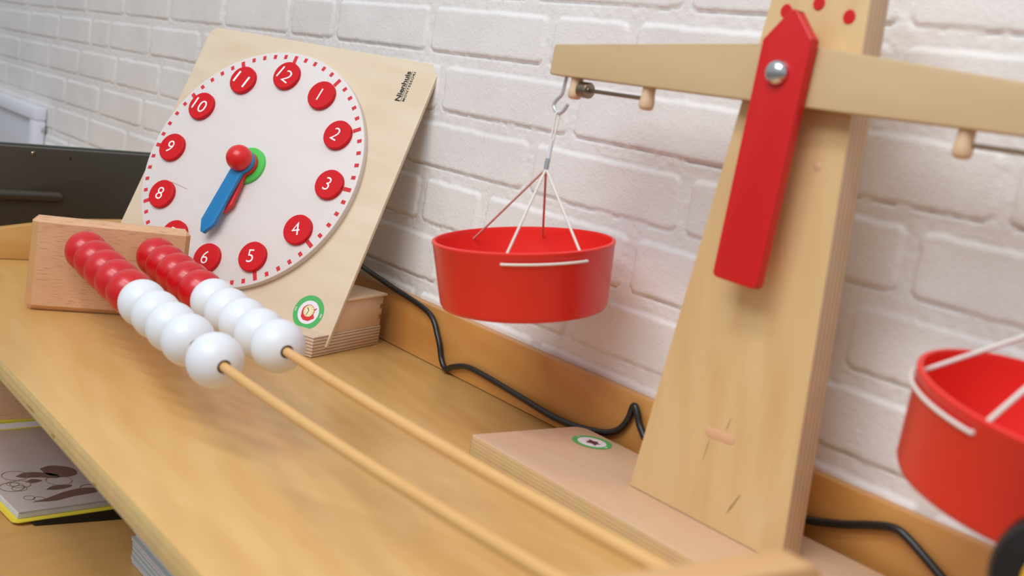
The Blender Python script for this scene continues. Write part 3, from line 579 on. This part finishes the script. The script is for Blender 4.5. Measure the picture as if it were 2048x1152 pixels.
# ------------------------------------------------------------------ weighing pans
def pan(center, ax, ay, crimp, top, label, holes):
    nr = V((ax, ay, 1)).normalized(); e1 = V((0, 1, 0)).cross(nr).normalized(); e2 = nr.cross(e1)
    mt = Matrix((e1, e2, nr)).transposed().to_4x4(); mt.translation = V(center); inv = mt.inverted()
    t = empty('weighing_pan', label, 'weighing pan', 'weighing pans', mat=mt)
    RT, RB, HH, w_ = 0.0765, 0.0705, 0.0575, 0.0022
    bm = bmesh.new(); pf = [(0, -HH), (RB - 0.006, -HH), (RB - 0.002, -HH + 0.0012), (RB, -HH + 0.005), (RT - 0.0006, -0.0030), (RT, -0.0022), (RT, -0.0006), (RT - 0.0008, 0.0), (RT - w_ - 0.0006, 0), (RT - w_ - 0.0008, -0.0008), (RT - w_ - 0.001, -0.004), (RB - w_, -HH + 0.006), (RB - w_ - 0.003, -HH + w_ + 0.0004), (0, -HH + w_)]
    lathe(bm, pf, Matrix(), 96); bm_obj('bowl', bm, M['pan'], t, 50)
    cr = inv @ V(crimp); tp_ = inv @ V(top); d = (tp_ - cr).normalized()
    bm = bmesh.new(); tube(bm, [cr - d * 0.0045, cr + d * 0.0045], 0.0021, 12); bm_obj('crimp_sleeve', bm, M['steel'], t, 50)
    side_ = d.orthogonal().normalized() * 0.0013
    bm = bmesh.new(); k1 = [cr + d * 0.004 - side_ * 0.4, cr + (tp_ - cr) * 0.5 - side_ * 0.8, tp_ - side_ * 1.2 - d * 0.002, tp_ + d * 0.0016, tp_ + side_ * 1.2 - d * 0.002, cr + (tp_ - cr) * 0.5 + side_ * 0.8, cr + d * 0.004 + side_ * 0.4]
    tube(bm, smooth_path(k1, 6), 0.0009, 8); bm_obj('cord_loop', bm, M['cord_white'], t, 60)
    bm = bmesh.new(); tube(bm, [cr + d * 0.004, cr + d * 0.020], [0.0019, 0.0014], 12); bm_obj('shrink_tube', bm, M['sleeve'], t, 60)
    zh = -0.0085; ri = RT - w_ - 0.0015; ro = RT + 0.0001
    P = lambda A, r: V((r * math.cos(math.radians(A)), r * math.sin(math.radians(A)), zh))
    for pair, mt_, rad in holes:
        for A in pair:
            bm = bmesh.new(); hi = P(A, ri); tube(bm, [cr - d * 0.004, hi, P(A, ri + 0.004)], rad, 8); c_ = bm_obj('cord', bm, mt_, t, 60)
        arc = [P(pair[0], ri)] + [P(pair[0] + (pair[1] - pair[0]) * k / 12, ro + 0.0006) for k in range(13)] + [P(pair[1], ri)]
        bm = bmesh.new(); tube(bm, arc, 0.00115, 8); bm_obj('outer_cord', bm, mt_, t, 60)
    return t
pan((-0.6868, 0.585, 0.1795), -0.084, -0.151, (-0.6797, 0.590, 0.2440), (-0.6835, 0.5955, 0.2858), 'red weighing pan hanging left, in front of the bricks beside the clock',
    [((-52.5, 0.5), M['cord_white'], 0.0011), ((178, 127), M['cord_shaded'], 0.0010)])
pan((-0.2345, 0.585, 0.1800), 0.158, -0.049, (-0.2240, 0.590, 0.2440), (-0.2360, 0.5955, 0.2858), 'red weighing pan cut off by the right edge, right of the post',
    [((-160, -96), M['cord_white'], 0.0014), ((80, 20), M['cord_white'], 0.0011)])

# ------------------------------------------------------------------ black cable
yc = 0.6775
cp = [(-1.22, 0.686, 0.075), (-1.128, 0.684, 0.0765), (-1.066, 0.6785, 0.0715), (-1.010, yc, 0.0650), (-0.965, yc, 0.0605), (-0.935, yc, 0.0560), (-0.919, yc, 0.0490), (-0.909, yc, 0.0370), (-0.9015, yc, 0.0266), (-0.894, yc, 0.0125), (-0.8845, yc, 0.0055),
      (-0.874, yc, 0.0105), (-0.8536, yc, 0.0172), (-0.830, yc, 0.0182), (-0.786, yc, 0.0159), (-0.75, yc, 0.0135), (-0.716, yc, 0.0112), (-0.685, yc, 0.0120), (-0.6614, yc, 0.0154), (-0.640, yc, 0.0205), (-0.6261, yc, 0.0286), (-0.6185, yc, 0.0400),
      (-0.6152, yc, 0.0530), (-0.6105, yc, 0.0500), (-0.6018, yc, 0.0370), (-0.585, yc, 0.0270), (-0.53, yc, 0.0230), (-0.47, yc, 0.0235), (-0.4317, yc, 0.0269), (-0.4012, yc, 0.0354), (-0.378, yc, 0.0445), (-0.3605, yc, 0.0495), (-0.3481, yc, 0.0464), (-0.3226, yc, 0.0332), (-0.295, yc, 0.0190), (-0.24, yc, 0.0085), (-0.05, yc, 0.0055), (0.2, yc, 0.0050)]
tag(tube_obj('power_cable', smooth_path(cp, 6), 0.0030, M['black'], None, 12), 'thin black power cable snaking along the back rail behind the toys', 'cable')

# ------------------------------------------------------------------ things on the lower shelf
fa = math.radians(-3)
ff = Matrix.Translation((-1.1075, 0.3330, ZL + 0.0068)) @ Matrix.Rotation(math.radians(5.5), 4, 'Z')
bf = tag(prism('black_folder', round_poly([(-0.25, 0.012), (0.006, 0.012), (0.006, 0.20), (-0.25, 0.20)], 0.003, 4), 'xy', -0.0064, -0.0032, M['black'], None, 0.0008), 'thin black folder lying under the yellow picture folder on the lower shelf', 'folder')
bf.matrix_world = Matrix.Translation((-1.1075, 0.3330, ZL + 0.0068)) @ Matrix.Rotation(math.radians(5.5 - 10), 4, 'Z')
fo = empty('picture_folder', 'yellow folder with a sepia picture cover lying on the lower shelf at left', 'folder', mat=ff)
prism('yellow_back', round_poly([(-0.2825, -0.008), (0.004, -0.008), (0.004, 0.205), (-0.2825, 0.205)], 0.008, 5), 'xy', -0.0030, -0.0018, M['yellow'], fo, 0.0003)
b_ = prism('page_block', [(-0.273, -0.001), (-0.004, -0.001), (-0.004, 0.20), (-0.273, 0.20)], 'xy', -0.0016, 0.0052, [M['paper'], M['paper_edge']], fo, 0.0003); edge_mats(b_, 2)
box('cover', (-0.246, -0.001, 0.0054), (-0.003, 0.20, 0.0060), M['cover'], fo, 0.0002)
box('yellow_spine', (-0.2825, -0.006, -0.0016), (-0.2735, 0.204, 0.0080), M['yellow'], fo, 0.0005)
box('binding_strip', (-0.2500, -0.001, 0.0054), (-0.2468, 0.20, 0.0064), M['yellow'], fo, 0.0003)
bm = bmesh.new()
def ring(bm, c, r, w_, sy=1.0, mi=1, z=0.0063):
    n = 40; A = [bm.verts.new((c[0] + r * math.cos(2 * math.pi * i / n), c[1] + sy * r * math.sin(2 * math.pi * i / n), z)) for i in range(n)]
    B = [bm.verts.new((c[0] + (r - w_) * math.cos(2 * math.pi * i / n), c[1] + sy * (r - w_) * math.sin(2 * math.pi * i / n), z)) for i in range(n)]
    for i in range(n): f = bm.faces.new((A[i], A[(i + 1) % n], B[(i + 1) % n], B[i])); f.material_index = mi
def blob(bm, pts, mi=0, z=0.0062):
    q = smooth_path([(p[0], p[1], z) for p in pts] + [(pts[0][0], pts[0][1], z)], 4)[:-1]; f = bm.faces.new([bm.verts.new(p) for p in q]); f.material_index = mi
# two seated figures beside wheels, drawn sideways as in the photo
ring(bm, (-0.070, 0.016), 0.013, 0.0012); ring(bm, (-0.075, 0.027), 0.011, 0.0010); ring(bm, (-0.064, 0.022), 0.008, 0.0009); ring(bm, (-0.078, 0.020), 0.007, 0.0008, z=0.0064)
blob(bm, [(-0.098, 0.030), (-0.106, 0.044), (-0.100, 0.062), (-0.088, 0.074), (-0.080, 0.070), (-0.088, 0.052), (-0.092, 0.036)])
blob(bm, [(-0.112, 0.062), (-0.118, 0.078), (-0.104, 0.096), (-0.085, 0.094), (-0.080, 0.078), (-0.092, 0.064)])
blob(bm, [(-0.080, 0.034), (-0.085, 0.044), (-0.078, 0.052), (-0.074, 0.040)])
blob(bm, [(-0.052, 0.046), (-0.060, 0.058), (-0.056, 0.076), (-0.050, 0.070), (-0.048, 0.056)])
blob(bm, [(-0.024, 0.020), (-0.030, 0.040), (-0.040, 0.062), (-0.044, 0.085), (-0.036, 0.100), (-0.028, 0.092), (-0.025, 0.066), (-0.020, 0.044)])
ring(bm, (-0.036, 0.022), 0.006, 0.0009); ring(bm, (-0.030, 0.030), 0.006, 0.0009); ring(bm, (-0.042, 0.090), 0.010, 0.0012, z=0.0065)
ring(bm, (-0.100, 0.030), 0.014, 0.0008, z=0.0066); ring(bm, (-0.072, 0.068), 0.014, 0.0007, z=0.0067)
bl = bm_obj('cover_drawing', bm, [M['sepia'], M['sepia_line']], fo)
bk0 = None
for i in range(13):
    z0 = ZL + 0.0005 + i * 0.0046; ox = random.uniform(-0.003, 0.003); oy = random.uniform(-0.002, 0.002)
    if bk0 is None:
        bk0 = empty('booklet', mat=Matrix.Translation((-0.99, 0.408, z0)))
        pb = prism('pages', [(0, 0), (0.21, 0), (0.21, 0.148), (0, 0.148)], 'xy', 0.0004, 0.0036, [M['paper'], M['paper_edge']], bk0, 0.0002); edge_mats(pb, 2)
        box('cover', (-0.0005, -0.0005, 0.0037), (0.2105, 0.1485, 0.0042), M['greenish'], bk0, 0.0001); r = bk0
    else:
        r = bk0.copy(); COL.objects.link(r); r.location = (-0.99 + ox, 0.408 + oy, z0)
        for ch in list(bk0.children): c = ch.copy(); COL.objects.link(c); c.parent = r
    r['group'] = 'stacked booklets on the lower shelf'
    r['label'] = 'white booklet in the stack on the lower shelf under the board edge'; r['category'] = 'booklet'

# ------------------------------------------------------------------ black-rimmed yellow toy, bottom right corner
tc_ = V((-0.1777, 0.490, 0.1241)); toc = (V((0, 0, 0.286)) - tc_); toc.z = 0.0; toc.normalize()
ty = empty('round_toy', 'black-rimmed yellow round toy at the bottom right corner of the picture', 'toy', mat=Matrix.Translation((tc_.x, tc_.y, 0.0)))
tm = axis_mat((0, 0, tc_.z), toc)
bm = bmesh.new(); lathe(bm, [(0.0175, 0.009), (0.030, 0.007), (0.032, 0.004), (0.032, -0.008), (0.029, -0.011), (0, -0.011)], tm, 48); bm_obj('rim', bm, M['black'], ty, 40)
bm = bmesh.new(); lathe(bm, [(0.0180, 0.009), (0.0175, 0.0105), (0.011, 0.0125), (0, 0.0135)], tm, 48); bm_obj('yellow_face', bm, M['toy_yellow'], ty, 60)
bm = bmesh.new(); lathe(bm, [(0, 0.0005), (0.030, 0.0005), (0.030, 0.004), (0.026, 0.008), (0.008, 0.010), (0.006, 0.085), (0.006, 0.094)], Matrix(), 40); bm_obj('stand', bm, M['black'], ty, 40)
